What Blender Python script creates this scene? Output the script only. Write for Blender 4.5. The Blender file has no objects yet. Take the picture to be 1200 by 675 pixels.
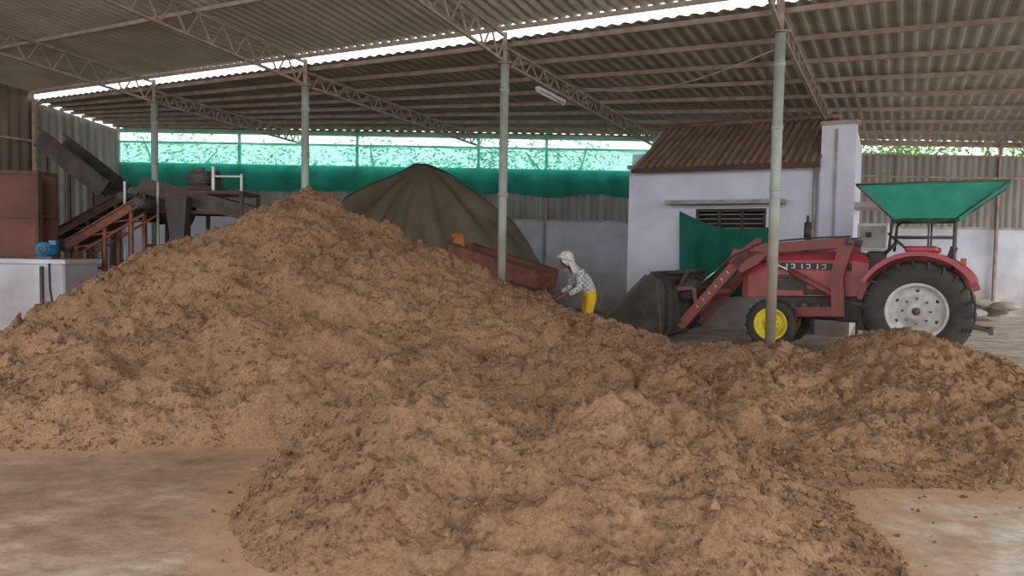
import bpy, math, random
import numpy as np
from mathutils import Vector, Matrix
random.seed(7); np.random.seed(7)
V=Vector
scene=bpy.context.scene
COL=scene.collection

# ------------------------------------------------------------------ materials
def mat(name,c1,c2=None,scale=6.0,rough=0.8,metal=0.0,bump=0.0,bscale=None,contrast=(0.35,0.65),dirt=None,stretch=None):
    m=bpy.data.materials.new(name); m.use_nodes=True
    nt=m.node_tree; N=nt.nodes; L=nt.links
    b=N['Principled BSDF']; b.inputs['Roughness'].default_value=rough; b.inputs['Metallic'].default_value=metal
    if c2 is None: c2=tuple(x*0.75 for x in c1)
    tc=N.new('ShaderNodeTexCoord'); mp=N.new('ShaderNodeMapping')
    L.new(tc.outputs['Object'],mp.inputs['Vector'])
    if stretch: mp.inputs['Scale'].default_value=stretch
    no=N.new('ShaderNodeTexNoise'); no.inputs['Scale'].default_value=scale; no.inputs['Detail'].default_value=6
    L.new(mp.outputs[0],no.inputs['Vector'])
    cr=N.new('ShaderNodeValToRGB')
    cr.color_ramp.elements[0].position=contrast[0]; cr.color_ramp.elements[1].position=contrast[1]
    cr.color_ramp.elements[0].color=(*c2,1); cr.color_ramp.elements[1].color=(*c1,1)
    L.new(no.outputs[0],cr.inputs[0])
    out=cr.outputs[0]
    if dirt:
        sx=N.new('ShaderNodeSeparateXYZ'); L.new(tc.outputs['Object'],sx.inputs[0])
        mr=N.new('ShaderNodeMapRange'); mr.inputs[1].default_value=dirt[1]; mr.inputs[2].default_value=dirt[2]
        mr.inputs[3].default_value=0.9; mr.inputs[4].default_value=0.05
        L.new(sx.outputs[2],mr.inputs[0])
        n2=N.new('ShaderNodeTexNoise'); n2.inputs['Scale'].default_value=2.2; n2.inputs['Detail'].default_value=7
        L.new(tc.outputs['Object'],n2.inputs['Vector'])
        mu=N.new('ShaderNodeMath'); mu.operation='MULTIPLY'; L.new(mr.outputs[0],mu.inputs[0]); L.new(n2.outputs[0],mu.inputs[1])
        m2=N.new('ShaderNodeMath'); m2.operation='MULTIPLY'; m2.inputs[1].default_value=1.7; m2.use_clamp=True; L.new(mu.outputs[0],m2.inputs[0])
        mx=N.new('ShaderNodeMix'); mx.data_type='RGBA'; L.new(m2.outputs[0],mx.inputs[0]); L.new(out,mx.inputs[6]); mx.inputs[7].default_value=(*dirt[0],1)
        out=mx.outputs[2]
    L.new(out,b.inputs['Base Color'])
    if bump>0:
        nb=N.new('ShaderNodeTexNoise'); nb.inputs['Scale'].default_value=bscale or scale*6; nb.inputs['Detail'].default_value=6
        L.new(mp.outputs[0],nb.inputs['Vector'])
        bu=N.new('ShaderNodeBump'); bu.inputs['Strength'].default_value=bump; bu.inputs['Distance'].default_value=0.03
        L.new(nb.outputs[0],bu.inputs['Height']); L.new(bu.outputs[0],b.inputs['Normal'])
    return m

def cloth_mat(name,col,transp,transl=0.5,c2=None):
    m=bpy.data.materials.new(name); m.use_nodes=True; nt=m.node_tree; N=nt.nodes; L=nt.links
    N.remove(N['Principled BSDF']); out=N['Material Output']
    tc=N.new('ShaderNodeTexCoord'); no=N.new('ShaderNodeTexNoise'); no.inputs['Scale'].default_value=2.5; no.inputs['Detail'].default_value=5
    L.new(tc.outputs['Object'],no.inputs['Vector'])
    cr=N.new('ShaderNodeValToRGB'); cr.color_ramp.elements[0].position=.35; cr.color_ramp.elements[1].position=.65
    c2=c2 or tuple(x*.75 for x in col)
    cr.color_ramp.elements[0].color=(*c2,1); cr.color_ramp.elements[1].color=(*col,1); L.new(no.outputs[0],cr.inputs[0])
    d=N.new('ShaderNodeBsdfDiffuse'); t=N.new('ShaderNodeBsdfTranslucent'); tr=N.new('ShaderNodeBsdfTransparent')
    L.new(cr.outputs[0],d.inputs[0]); L.new(cr.outputs[0],t.inputs[0])
    tr.inputs[0].default_value=(.75,1,.93,1)
    a=N.new('ShaderNodeMixShader'); a.inputs[0].default_value=transl; L.new(d.outputs[0],a.inputs[1]); L.new(t.outputs[0],a.inputs[2])
    c=N.new('ShaderNodeMixShader'); c.inputs[0].default_value=transp; L.new(a.outputs[0],c.inputs[1]); L.new(tr.outputs[0],c.inputs[2])
    L.new(c.outputs[0],out.inputs[0])
    return m

M={}
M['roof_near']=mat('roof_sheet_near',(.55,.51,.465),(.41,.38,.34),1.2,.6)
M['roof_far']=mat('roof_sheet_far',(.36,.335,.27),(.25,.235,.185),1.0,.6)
M['steel']=mat('truss_steel',(.40,.32,.27),(.27,.20,.16),5,.7)
M['steel2']=mat('purlin_steel',(.46,.40,.35),(.33,.28,.24),5,.7)
M['pole']=mat('pole_paint',(.42,.50,.46),(.30,.33,.28),3,.6,dirt=((.30,.20,.13),.5,3.0))
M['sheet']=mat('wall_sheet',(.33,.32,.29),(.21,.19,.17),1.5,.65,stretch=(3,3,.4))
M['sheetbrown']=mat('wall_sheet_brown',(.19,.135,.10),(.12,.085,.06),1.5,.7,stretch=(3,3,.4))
M['white']=mat('limewash',(.64,.66,.75),(.50,.51,.59),1.5,.85,bump=.15,dirt=((.30,.21,.16),0,1.6))
M['house']=mat('house_paint',(.76,.78,.91),(.64,.65,.78),1.3,.85,bump=.12,dirt=((.33,.23,.17),-.2,1.5))
M['tile']=mat('house_roof_sheet',(.36,.24,.18),(.22,.145,.11),3,.75)
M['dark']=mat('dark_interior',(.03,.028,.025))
M['grey']=mat('grey_concrete',(.45,.42,.40),(.3,.27,.25),3,.85)
M['tarp']=mat('tarp_brown',(.135,.110,.072),(.085,.07,.045),1.2,.6,bump=.4,bscale=4)
M['green']=cloth_mat('green_cloth',(.035,.21,.15),0.0,.3)
M['canopy']=cloth_mat('canopy_cloth',(.12,.70,.54),0.0,.55)
M['net_hi']=cloth_mat('net_thin',(.45,.95,.82),.55,.8)
M['net_lo']=cloth_mat('net_dense',(.05,.56,.42),.26,.66)
M['red']=mat('tractor_red',(.46,.04,.055),(.32,.04,.05),4,.4,dirt=((.32,.17,.12),.3,1.5))
M['loader']=mat('loader_red',(.30,.075,.07),(.21,.075,.06),5,.6)
M['tyre']=mat('tyre_rubber',(.03,.03,.032),(.065,.055,.046),4,.85,bump=.2)
M['rimw']=mat('rim_white',(.62,.62,.62),(.42,.38,.35),5,.5)
M['yellow']=mat('rim_yellow',(.85,.68,.02),(.65,.5,.03),5,.5)
M['black']=mat('black_metal',(.035,.033,.032),(.06,.045,.035),6,.6)
M['dusty']=mat('dusty_dark_metal',(.10,.08,.068),(.045,.04,.035),3,.75)
M['iron']=mat('grey_iron',(.12,.11,.10),(.07,.06,.05),6,.6)
M['chrome']=mat('chrome_rod',(.6,.6,.6),(.5,.5,.5),6,.25,metal=.9)
M['rust']=mat('rust_red',(.25,.095,.06),(.15,.06,.04),5,.8)
M['panel']=mat('panel_redbrown',(.17,.065,.042),(.11,.045,.03),2,.8)
M['rustd']=mat('rust_dark',(.12,.065,.045),(.06,.04,.03),5,.8)
M['blue']=mat('motor_blue',(.05,.24,.40),(.04,.17,.30),5,.5)
M['orange']=mat('orange_paint',(.42,.13,.04),(.3,.1,.04),5,.7)
M['lightw']=mat('fixture_white',(.7,.72,.7),(.6,.6,.58),5,.4)
M['leaf']=mat('leaves',(.22,.48,.10),(.10,.27,.06),2,.7)
M['bark']=mat('bark',(.15,.10,.07))
M['skin']=mat('skin',(.20,.10,.06),(.17,.085,.05),10,.6)
M['hair']=mat('hair',(.02,.016,.014))
M['scarf']=mat('scarf_white',(.72,.69,.64),(.58,.54,.5),8,.9,bump=.3)
M['trouser']=mat('trousers_yellow',(.80,.50,.02),(.65,.38,.02),6,.85)
M['sack']=mat('sack',(.45,.40,.34),(.28,.22,.18),3,.9,bump=.3)
def shirt():
    m=bpy.data.materials.new('checked_shirt'); m.use_nodes=True; nt=m.node_tree;N=nt.nodes;L=nt.links
    b=N['Principled BSDF']; b.inputs['Roughness'].default_value=.9
    tc=N.new('ShaderNodeTexCoord'); c=N.new('ShaderNodeTexChecker'); c.inputs['Scale'].default_value=26
    c.inputs[1].default_value=(.62,.62,.60,1); c.inputs[2].default_value=(.26,.27,.29,1)
    L.new(tc.outputs['Object'],c.inputs[0]); L.new(c.outputs[0],b.inputs['Base Color']); return m
M['shirt']=shirt()

def coir(name,ca,cb,cc,bump=.8):
    m=bpy.data.materials.new(name); m.use_nodes=True; nt=m.node_tree;N=nt.nodes;L=nt.links
    b=N['Principled BSDF']; b.inputs['Roughness'].default_value=1.0
    b.inputs['Specular IOR Level'].default_value=.08
    tc=N.new('ShaderNodeTexCoord')
    def noise(s,d=8,r=.65):
        n=N.new('ShaderNodeTexNoise'); n.inputs['Scale'].default_value=s; n.inputs['Detail'].default_value=d; n.inputs['Roughness'].default_value=r
        L.new(tc.outputs['Object'],n.inputs['Vector']); return n
    n1=noise(1.1,9,.7); n2=noise(36,8,.75); n3=noise(110,6,.7)
    r1=N.new('ShaderNodeValToRGB'); r1.color_ramp.elements[0].position=.36; r1.color_ramp.elements[1].position=.62
    r1.color_ramp.elements[0].color=(*ca,1); r1.color_ramp.elements[1].color=(*cb,1); L.new(n1.outputs[0],r1.inputs[0])
    r2=N.new('ShaderNodeValToRGB'); r2.color_ramp.elements[0].position=.36; r2.color_ramp.elements[1].position=.60
    r2.color_ramp.elements[0].color=(.60,.57,.54,1); r2.color_ramp.elements[1].color=(1.15,1.15,1.15,1); L.new(n2.outputs[0],r2.inputs[0])  # dark end paints occlusion shade into the hollows of the bump
    mx=N.new('ShaderNodeMix'); mx.data_type='RGBA'; mx.blend_type='MULTIPLY'; mx.inputs[0].default_value=.9
    L.new(r1.outputs[0],mx.inputs[6]); L.new(r2.outputs[0],mx.inputs[7])
    r3=N.new('ShaderNodeValToRGB'); r3.color_ramp.elements[0].position=.58; r3.color_ramp.elements[1].position=.7
    r3.color_ramp.elements[0].color=(0,0,0,1); r3.color_ramp.elements[1].color=(.5,.5,.5,1); L.new(n3.outputs[0],r3.inputs[0])
    m2=N.new('ShaderNodeMix'); m2.data_type='RGBA'; L.new(r3.outputs[0],m2.inputs[0]); L.new(mx.outputs[2],m2.inputs[6]); m2.inputs[7].default_value=(*cc,1)
    L.new(m2.outputs[2],b.inputs['Base Color'])
    ad=N.new('ShaderNodeMath'); ad.operation='ADD'; L.new(n2.outputs[0],ad.inputs[0]); L.new(n3.outputs[0],ad.inputs[1])
    bu=N.new('ShaderNodeBump'); bu.inputs['Strength'].default_value=bump; bu.inputs['Distance'].default_value=.038
    L.new(ad.outputs[0],bu.inputs['Height']); L.new(bu.outputs[0],b.inputs['Normal'])
    return m
M['coir']=coir('coir_pith',(.335,.198,.118),(.475,.290,.172),(.54,.37,.24))
M['coir_shade']=coir('coir_clump_shade',(.21,.125,.076),(.32,.195,.12),(.46,.31,.20))  # darker clump tone: random variation plus clod shadow put into the colour
M['fibre']=mat('coir_fibre',(.48,.34,.22),(.30,.19,.11),9,.9)

def floor_mat():
    m=bpy.data.materials.new('dusty_concrete'); m.use_nodes=True; nt=m.node_tree;N=nt.nodes;L=nt.links
    b=N['Principled BSDF']; b.inputs['Roughness'].default_value=.8
    tc=N.new('ShaderNodeTexCoord'); sx=N.new('ShaderNodeSeparateXYZ'); L.new(tc.outputs['Object'],sx.inputs[0])
    def noise(s,d,r,sc=(1,1,1),rot=0):
        mp=N.new('ShaderNodeMapping'); mp.inputs['Scale'].default_value=sc; mp.inputs['Rotation'].default_value=(0,0,rot)
        n=N.new('ShaderNodeTexNoise'); n.inputs['Scale'].default_value=s; n.inputs['Detail'].default_value=d; n.inputs['Roughness'].default_value=r
        L.new(tc.outputs['Object'],mp.inputs[0]); L.new(mp.outputs[0],n.inputs['Vector']); return n
    n=noise(1.5,10,.7,(1,1.8,1),.4)
    g=N.new('ShaderNodeMapRange'); g.inputs[1].default_value=-.5; g.inputs[2].default_value=3.2; g.inputs[3].default_value=-.05; g.inputs[4].default_value=.20
    L.new(sx.outputs[0],g.inputs[0])
    g2=N.new('ShaderNodeMapRange'); g2.inputs[1].default_value=5.2; g2.inputs[2].default_value=3.4; g2.inputs[3].default_value=-.05; g2.inputs[4].default_value=.07
    L.new(sx.outputs[1],g2.inputs[0])
    a=N.new('ShaderNodeMath'); L.new(n.outputs[0],a.inputs[0]); L.new(g.outputs[0],a.inputs[1])
    a2=N.new('ShaderNodeMath'); L.new(a.outputs[0],a2.inputs[0]); L.new(g2.outputs[0],a2.inputs[1])
    r=N.new('ShaderNodeValToRGB'); e=r.color_ramp.elements
    e[0].position=.36; e[0].color=(.25,.155,.10,1); e[1].position=.74; e[1].color=(.60,.54,.47,1)
    k=r.color_ramp.elements.new(.50); k.color=(.33,.215,.145,1)
    k=r.color_ramp.elements.new(.60); k.color=(.42,.325,.245,1)
    L.new(a2.outputs[0],r.inputs[0])
    ns=noise(4,9,.75,(1,1.4,1),.9); rs=N.new('ShaderNodeValToRGB'); rs.color_ramp.elements[0].position=.38; rs.color_ramp.elements[1].position=.55
    rs.color_ramp.elements[0].color=(.62,.58,.54,1); rs.color_ramp.elements[1].color=(1,1,1,1); L.new(ns.outputs[0],rs.inputs[0])
    mx=N.new('ShaderNodeMix'); mx.data_type='RGBA'; mx.blend_type='MULTIPLY'; mx.inputs[0].default_value=.9; L.new(r.outputs[0],mx.inputs[6]); L.new(rs.outputs[0],mx.inputs[7])
    at=N.new('ShaderNodeAttribute'); at.attribute_name='dust'
    nd=noise(7,9,.75); md=N.new('ShaderNodeMath'); md.operation='ADD'; L.new(at.outputs['Fac'],md.inputs[0]); L.new(nd.outputs[0],md.inputs[1])
    rd=N.new('ShaderNodeValToRGB'); rd.color_ramp.elements[0].position=.62; rd.color_ramp.elements[1].position=1.0
    rd.color_ramp.elements[0].color=(0,0,0,1); rd.color_ramp.elements[1].color=(1,1,1,1); L.new(md.outputs[0],rd.inputs[0])
    mz=N.new('ShaderNodeMix'); mz.data_type='RGBA'; L.new(rd.outputs[0],mz.inputs[0]); L.new(mx.outputs[2],mz.inputs[6]); mz.inputs[7].default_value=(.38,.23,.138,1)
    L.new(mz.outputs[2],b.inputs['Base Color'])
    n2=noise(45,6,.7)
    bu=N.new('ShaderNodeBump'); bu.inputs['Strength'].default_value=.5; bu.inputs['Distance'].default_value=.012
    L.new(n2.outputs[0],bu.inputs['Height']); L.new(bu.outputs[0],b.inputs['Normal'])
    return m
M['floor']=floor_mat()

# ------------------------------------------------------------------ mesh builder
class MB:
    def __init__(s,name,T=None):
        s.name=name; s.v=[]; s.f=[]; s.mi=[]; s.mats=[]; s.T=T; s.sm=[]
    def m(s,k):
        if k not in s.mats: s.mats.append(k)
        return s.mats.index(k)
    def add(s,vs,fs,k,smooth=False):
        o=len(s.v); i=s.m(k)
        for p in vs:
            p=V(p)
            if s.T is not None: p=s.T@p
            s.v.append(p)
        for f in fs: s.f.append([o+q for q in f]); s.mi.append(i); s.sm.append(smooth)
    def box(s,lo,hi,k,bev=0):
        x0,y0,z0=lo; x1,y1,z1=hi
        if bev<=0:
            vs=[(x0,y0,z0),(x1,y0,z0),(x1,y1,z0),(x0,y1,z0),(x0,y0,z1),(x1,y0,z1),(x1,y1,z1),(x0,y1,z1)]
            s.add(vs,[(3,2,1,0),(4,5,6,7),(0,1,5,4),(1,2,6,5),(2,3,7,6),(3,0,4,7)],k)
        else:
            b=bev; R=[]
            for z,i in ((z0,b),(z0+b,0),(z1-b,0),(z1,b)):
                a=i; c=b+i*0.6
                R.append([(x0+c,y0+a,z),(x1-c,y0+a,z),(x1-a,y0+c,z),(x1-a,y1-c,z),(x1-c,y1-a,z),(x0+c,y1-a,z),(x0+a,y1-c,z),(x0+a,y0+c,z)])
            s.loft(R,k,True)
    def loft(s,rings,k,caps=True,closed=True,smooth=False):
        n=len(rings[0]); vs=[p for r in rings for p in r]; fs=[]
        for i in range(len(rings)-1):
            for j in range(n if closed else n-1):
                a=i*n+j; b=i*n+(j+1)%n
                fs.append((a,b,b+n,a+n))
        if caps: fs.append(tuple(range(n-1,-1,-1))); fs.append(tuple((len(rings)-1)*n+j for j in range(n)))
        s.add(vs,fs,k,smooth)
    def frame(s,p0,p1,up=None):
        d=(V(p1)-V(p0)).normalized()
        u=V(up) if up else V((0,0,1))
        if abs(d.dot(u))>.99: u=V((1,0,0))
        a=d.cross(u).normalized(); b=a.cross(d).normalized()
        return d,a,b
    def beam(s,p0,p1,w,h,k,up=None):
        p0=V(p0);p1=V(p1); d,a,b=s.frame(p0,p1,up)
        r=[]
        for p in (p0,p1): r.append([p-a*w/2-b*h/2,p+a*w/2-b*h/2,p+a*w/2+b*h/2,p-a*w/2+b*h/2])
        s.loft(r,k)
    def cyl(s,p0,p1,r0,k,r1=None,n=16,smooth=True):
        p0=V(p0);p1=V(p1); r1=r0 if r1 is None else r1; d,a,b=s.frame(p0,p1)
        R=[]
        for p,r in ((p0,r0),(p1,r1)): R.append([p+(a*math.cos(t)+b*math.sin(t))*r for t in [2*math.pi*i/n for i in range(n)]])
        s.loft(R,k,True,True,smooth)
    def tube(s,pts,r,k,n=8):
        pts=[V(p) for p in pts]; R=[]
        for i,p in enumerate(pts):
            q0=pts[max(0,i-1)]; q1=pts[min(len(pts)-1,i+1)]
            d,a,b=s.frame(q0,q1)
            R.append([p+(a*math.cos(t)+b*math.sin(t))*r for t in [2*math.pi*j/n for j in range(n)]])
        s.loft(R,k,True,True,True)
    def poly(s,pts,w,h,k):
        for i in range(len(pts)-1): s.beam(pts[i],pts[i+1],w,h,k)
    def lathe(s,c,axis,prof,k,n=32,smooth=True,closed=False):
        c=V(c); ax=V(axis).normalized(); d,a,b=s.frame(c,c+ax)
        R=[]
        for i in range(n):
            t=2*math.pi*i/n; q=a*math.cos(t)+b*math.sin(t)
            R.append([c+ax*o+q*r for r,o in prof])
        m=len(prof); vs=[p for r in R for p in r]; fs=[]
        for i in range(n):
            for j in range(m if closed else m-1):
                j2=(j+1)%m; i2=(i+1)%n
                fs.append((i*m+j,i2*m+j,i2*m+j2,i*m+j2))
        s.add(vs,fs,k,smooth)
    def ell(s,c,r,k,n=12,m=8):
        c=V(c); R=[]
        for i in range(1,m):
            ph=math.pi*i/m-math.pi/2
            R.append([c+V((r[0]*math.cos(ph)*math.cos(t),r[1]*math.cos(ph)*math.sin(t),r[2]*math.sin(ph))) for t in [2*math.pi*j/n for j in range(n)]])
        s.loft(R,k,True,True,True)
    def prism(s,prof,y0,y1,k):
        s.loft([[(x,y0,z) for x,z in prof],[(x,y1,z) for x,z in prof]],k)
    def grid(s,fn,nu,nv,k,smooth=True):
        vs=[fn(i/nu,j/nv) for i in range(nu+1) for j in range(nv+1)]
        fs=[(i*(nv+1)+j,(i+1)*(nv+1)+j,(i+1)*(nv+1)+j+1,i*(nv+1)+j+1) for i in range(nu) for j in range(nv)]
        s.add(vs,fs,k,smooth)
    def corr(s,A0,A1,B0,B1,k,amp=.025,wl=.2,rows=4,per=5):
        A0,A1,B0,B1=[V(p) for p in (A0,A1,B0,B1)]
        Ln=(A1-A0).length; nu=int(Ln/wl*per)
        nrm=((A1-A0).cross(B0-A0)).normalized()
        def fn(u,v):
            p=A0.lerp(A1,u).lerp(B0.lerp(B1,u),v)
            w=max(-1,min(1,1.7*math.sin(2*math.pi*u*Ln/wl)))
            return p+nrm*amp*w
        s.grid(fn,nu,rows,k,False)
    def done(s):
        me=bpy.data.meshes.new(s.name); me.from_pydata([tuple(p) for p in s.v],[],s.f)
        for k in s.mats: me.materials.append(M[k])
        me.polygons.foreach_set('material_index',s.mi); me.polygons.foreach_set('use_smooth',s.sm)
        me.update(); o=bpy.data.objects.new(s.name,me); COL.objects.link(o); return o

# ------------------------------------------------------------------ shed frame
EX,EY=.891,-.454
def S(a,b,z=0.0): return V((3.83+EX*a-EY*b, 10.9+EY*a+EX*b, z))
def TS(a,b,z=0.0):
    o=S(a,b,z); return Matrix(((EX,-EY,0,o.x),(EY,EX,0,o.y),(0,0,1,o.z),(0,0,0,1)))
BAY=4.51; YB=21.0
ZP=4.85; ZG=5.27; ZN=5.47; ZE=4.93
def G(k,z): return S(BAY*k,0,z)
def B(k,z): return V((9.2+5.05*k,YB,z))
def zn(b): return ZN+.085*(-b)

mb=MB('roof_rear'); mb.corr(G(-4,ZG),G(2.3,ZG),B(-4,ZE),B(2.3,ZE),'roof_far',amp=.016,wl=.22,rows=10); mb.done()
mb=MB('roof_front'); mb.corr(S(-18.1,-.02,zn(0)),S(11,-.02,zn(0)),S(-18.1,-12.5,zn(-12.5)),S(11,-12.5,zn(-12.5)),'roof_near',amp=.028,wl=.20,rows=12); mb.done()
mb=MB('roof_purlins')
for i in range(0,6):
    b=-.10-i*2.4
    mb.beam(S(-18,b,zn(b)-.07),S(11,b,zn(b)-.07),.045,.07,'steel2')
for i in range(0,9):
    v=.015+i/8*.975
    p=G(-4,ZG-.07).lerp(B(-4,ZE-.07),v); q=G(2.3,ZG-.07).lerp(B(2.3,ZE-.07),v)
    mb.beam(p,q,.05,.08,'steel')
mb.done()
def truss(mb,p0,p1,q0,q1,n,w=.045):
    p0,p1,q0,q1=map(V,(p0,p1,q0,q1))
    mb.beam(p0,p1,w,w,'steel'); mb.beam(q0,q1,w,w,'steel')
    for i in range(n):
        a=i/n; b=(i+.5)/n; c=(i+1)/n
        mb.beam(p0.lerp(p1,a),q0.lerp(q1,b),.025,.025,'steel'); mb.beam(q0.lerp(q1,b),p0.lerp(p1,c),.025,.025,'steel')
for idx,k in enumerate([0,-1,-2,-3,1]):
    mb=MB('roof_truss')
    truss(mb,S(BAY*k,0,ZP+.27),B(k,ZE-.13),S(BAY*k,0,ZP),B(k,ZE-.40),18)
    truss(mb,S(BAY*k,0,ZP+.46),S(BAY*k,-12.3,zn(-12.3)-.14),S(BAY*k,0,ZP+.02),S(BAY*k,-12.3,zn(-12.3)-.55),24)
    mb.beam(S(BAY*k,0,ZP-.02),S(BAY*k,0,ZG+.1),.07,.07,'steel')
    mb.done()
for k in [0,-1,-2,-3,1]:
    mb=MB('steel_pole')
    c=S(BAY*k,0,0); mb.cyl(c,c+V((0,0,ZP)),.075,'pole',n=14)
    mb.box((c.x-.15,c.y-.15,0),(c.x+.15,c.y+.15,.02),'iron'); mb.box((c.x-.12,c.y-.12,ZP-.02),(c.x+.12,c.y+.12,ZP),'steel')
    for t in range(3): mb.cyl(c+V((0,0,ZP-.5-.9*t)),c+V((0,0,ZP-.44-.9*t)),.085,'pole',n=14)
    mb.done()

mb=MB('wall_back')
mb.box((-11.2,YB,0),(24,YB+.2,2.5),'white')
mb.box((-11.2,YB-.04,2.46),(24,YB,2.54),'grey')
mb.corr((-11.2,YB-.06,2.52),(6.5,YB-.06,2.52),(-11.2,YB-.06,3.92),(6.5,YB-.06,3.92),'sheet',amp=.02,wl=.2,rows=1)
mb.corr((6.5,YB-.06,2.52),(24,YB-.06,2.52),(6.5,YB-.06,4.5),(24,YB-.06,4.5),'sheet',amp=.02,wl=.2,rows=1)
for x in [-11.1,-7.7,-4.4,-1.0,.9,4.2,8.9,13.6,18.3]:
    mb.beam((x,YB-.12,0),(x,YB-.12,4.95),.07,.07,'steel')
mb.beam((-11.2,YB-.1,3.9),(24,YB-.1,3.9),.05,.05,'steel'); mb.beam((-11.2,YB-.1,4.5),(24,YB-.1,4.5),.05,.05,'steel')
mb.beam((-11.2,YB-.05,ZE-.12),(24,YB-.05,ZE-.12),.08,.1,'steel')
mb.done()
mb=MB('wall_left')
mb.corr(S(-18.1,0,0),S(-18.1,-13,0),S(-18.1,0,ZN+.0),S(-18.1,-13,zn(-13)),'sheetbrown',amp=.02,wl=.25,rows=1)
mb.corr(B(-4,0)-V((.1,0,0)),S(-18.1,0,0),B(-4,ZE-.1)-V((.1,0,0)),S(-18.1,0,ZG-.05),'sheet',amp=.02,wl=.2,rows=1)
mb.beam(S(-18.0,-.05,0),S(-18.0,-.05,ZG),.1,.1,'steel')
for z in (1.2,2.6,4.2): mb.beam(S(-17.95,0,z),S(-17.95,-13,z),.05,.05,'steel')
mb.done()

mb=MB('shade_net')
def nf(z0,z1,amp,y):
    def fn(u,v):
        x=-11+u*14.9; sag=.05*math.sin(u*math.pi*2*3.4)**2
        return V((x,y+amp*math.sin(u*61+v*2)*(.4+v)+amp*.6*math.sin(u*143+1), z1+(z0-z1)*v-sag*(1 if v>0 else .3)+.04*v*math.sin(u*37)))
    return fn
mb.grid(nf(4.46,4.86,.02,YB-.32),160,4,'net_hi'); mb.grid(nf(3.22,4.5,.05,YB-.30),200,8,'net_lo')
mb.tube([(-11,YB-.3,4.87),(3.9,YB-.3,4.87)],.012,'black',6)
mb.done()

def tree_mesh(seed):
    r=random.Random(seed); mb=MB('tree')
    mb.cyl((0,0,0),(.1,0,3.2),.16,'bark',r1=.1,n=8)
    cl=[]
    for i in range(9):
        a=r.random()*6.28; R=r.uniform(.3,1.7); c=V((R*math.cos(a),R*math.sin(a),r.uniform(3.0,5.2))); cl.append(c)
        mb.cyl((.1,0,2.9),c,.06,'bark',r1=.02,n=5)
    for i in range(2600):
        c=r.choice(cl); d=V((r.gauss(0,1),r.gauss(0,1),r.gauss(0,.8)))*.52
        p=c+d; s=r.uniform(.05,.11); a=V((r.gauss(0,1),r.gauss(0,1),r.gauss(0,.5))).normalized(); b=a.cross(V((r.random(),r.random(),1))).normalized()
        mb.add([p-a*s,p+b*s*.4,p+a*s,p-b*s*.4],[(0,1,2,3)],'leaf')
    return mb.done()
t0=tree_mesh(1)
t0.location=(-9,29,0)
for i,(x,y,s) in enumerate([(-5.5,30,1.05),(-1.5,29,.98),(2.5,31,1.15),(9.0,29,1.15),(12,28,1.2),(14.5,29,1.25),(17,28,1.2),(19.5,29,1.25),(22,29,1.25),(-14,30,1.1),(25,29,1.2)]):
    o=bpy.data.objects.new('tree',t0.data); COL.objects.link(o); o.location=(x,y,0); o.scale=(s*1.25,s*1.25,s*1.05); o.rotation_euler=(0,0,i*1.3)

# ------------------------------------------------------------------ coir pile
def vnoise(x,y,seed):
    rs=np.random.RandomState(seed); T=rs.rand(256,256)
    xi=np.floor(x).astype(int); yi=np.floor(y).astype(int); fx=x-xi; fy=y-yi
    fx=fx*fx*(3-2*fx); fy=fy*fy*(3-2*fy)
    g=lambda a,b:T[a%256,b%256]
    return (g(xi,yi)*(1-fx)+g(xi+1,yi)*fx)*(1-fy)+(g(xi,yi+1)*(1-fx)+g(xi+1,yi+1)*fx)*fy-.5
BL=[
 (-2.74,9.4,2.42,4.25,5.5,3.75,3.6),
 (-4.7,7.4,.62,3.4,2.6,1.75,2.0),
 (-2.6,7.6,.80,2.2,1.7,1.4,1.6),
 (-.45,5.10,.84,1.40,1.8,1.85,1.7),
 (.70,4.90,.74,1.6,1.35,1.75,1.8),
 (1.15,4.1,.34,1.2,1.05,1.1,1.0),
 (1.1,7.4,.58,2.2,2.0,2.0,2.2),
 (2.6,8.3,.74,1.9,2.4,3.05,2.4),
 (4.4,8.4,.70,2.2,2.6,3.15,2.4),
 (3.4,7.0,.36,1.8,2.6,1.6,1.8),
]
def hbase(x,y):
    k=10.0; acc=np.exp(k*np.full_like(x,-.35))
    wx=x+.34*vnoise(x*.9,y*.9,11)+.16*vnoise(x*3,y*3,12); wy=y+.34*vnoise(x*.9+40,y*.9,13)+.16*vnoise(x*3+9,y*3,14)
    for cx,cy,H,rl,rr,rf,rb in BL:
        dx=wx-cx; dy=wy-cy
        d=np.sqrt((dx/np.where(dx<0,rl,rr))**2+(dy/np.where(dy<0,rf,rb))**2+.0012)
        acc+=np.exp(k*(H*(1.0-d)+.0))
    return np.log(acc)/k-.05
def hfull(x,y):
    h=hbase(x,y); m=np.clip((h+.02)/.22,0,1)
    n=.22*vnoise(x*1.1,y*1.1,1)+.16*vnoise(x*2.6,y*2.6,2)
    wx=x+.08*vnoise(x*7,y*7,31); wy=y+.08*vnoise(x*7,y*7,32)
    r=1-np.abs(2*vnoise(wx*4.2+wy*.6,wy*4.2,3)); n+=.09*(r-.5)
    r2=1-np.abs(2*vnoise(wx*10,wy*10,7)); n+=.04*(r2-.5)
    cr=np.abs(vnoise(wx*2.1+5,wy*2.1,41)); n-=.09*np.clip(1-cr/.05,0,1)*np.clip(vnoise(x*.7,y*.7,42)*4,0,1)
    n+=.06*vnoise(wx*8,wy*8,4)+.05*vnoise(x*17,y*17,5)+.035*vnoise(x*33,y*33,6)
    c=vnoise(x*22,y*22,8); n+=.08*np.clip(c-.1,0,1)
    return h+m*n
fxs=np.concatenate([[-60,-30,-15],np.arange(-10,9.01,.1),[14,30,60]]); fys=np.concatenate([[-40,-15,-3],np.arange(2,14.01,.1),[18,40,80]])
FX,FY=np.meshgrid(fxs,fys,indexing='ij'); hb_=hbase(FX,FY)
du=np.clip(.5+hb_*1.9,0,.6)
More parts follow.
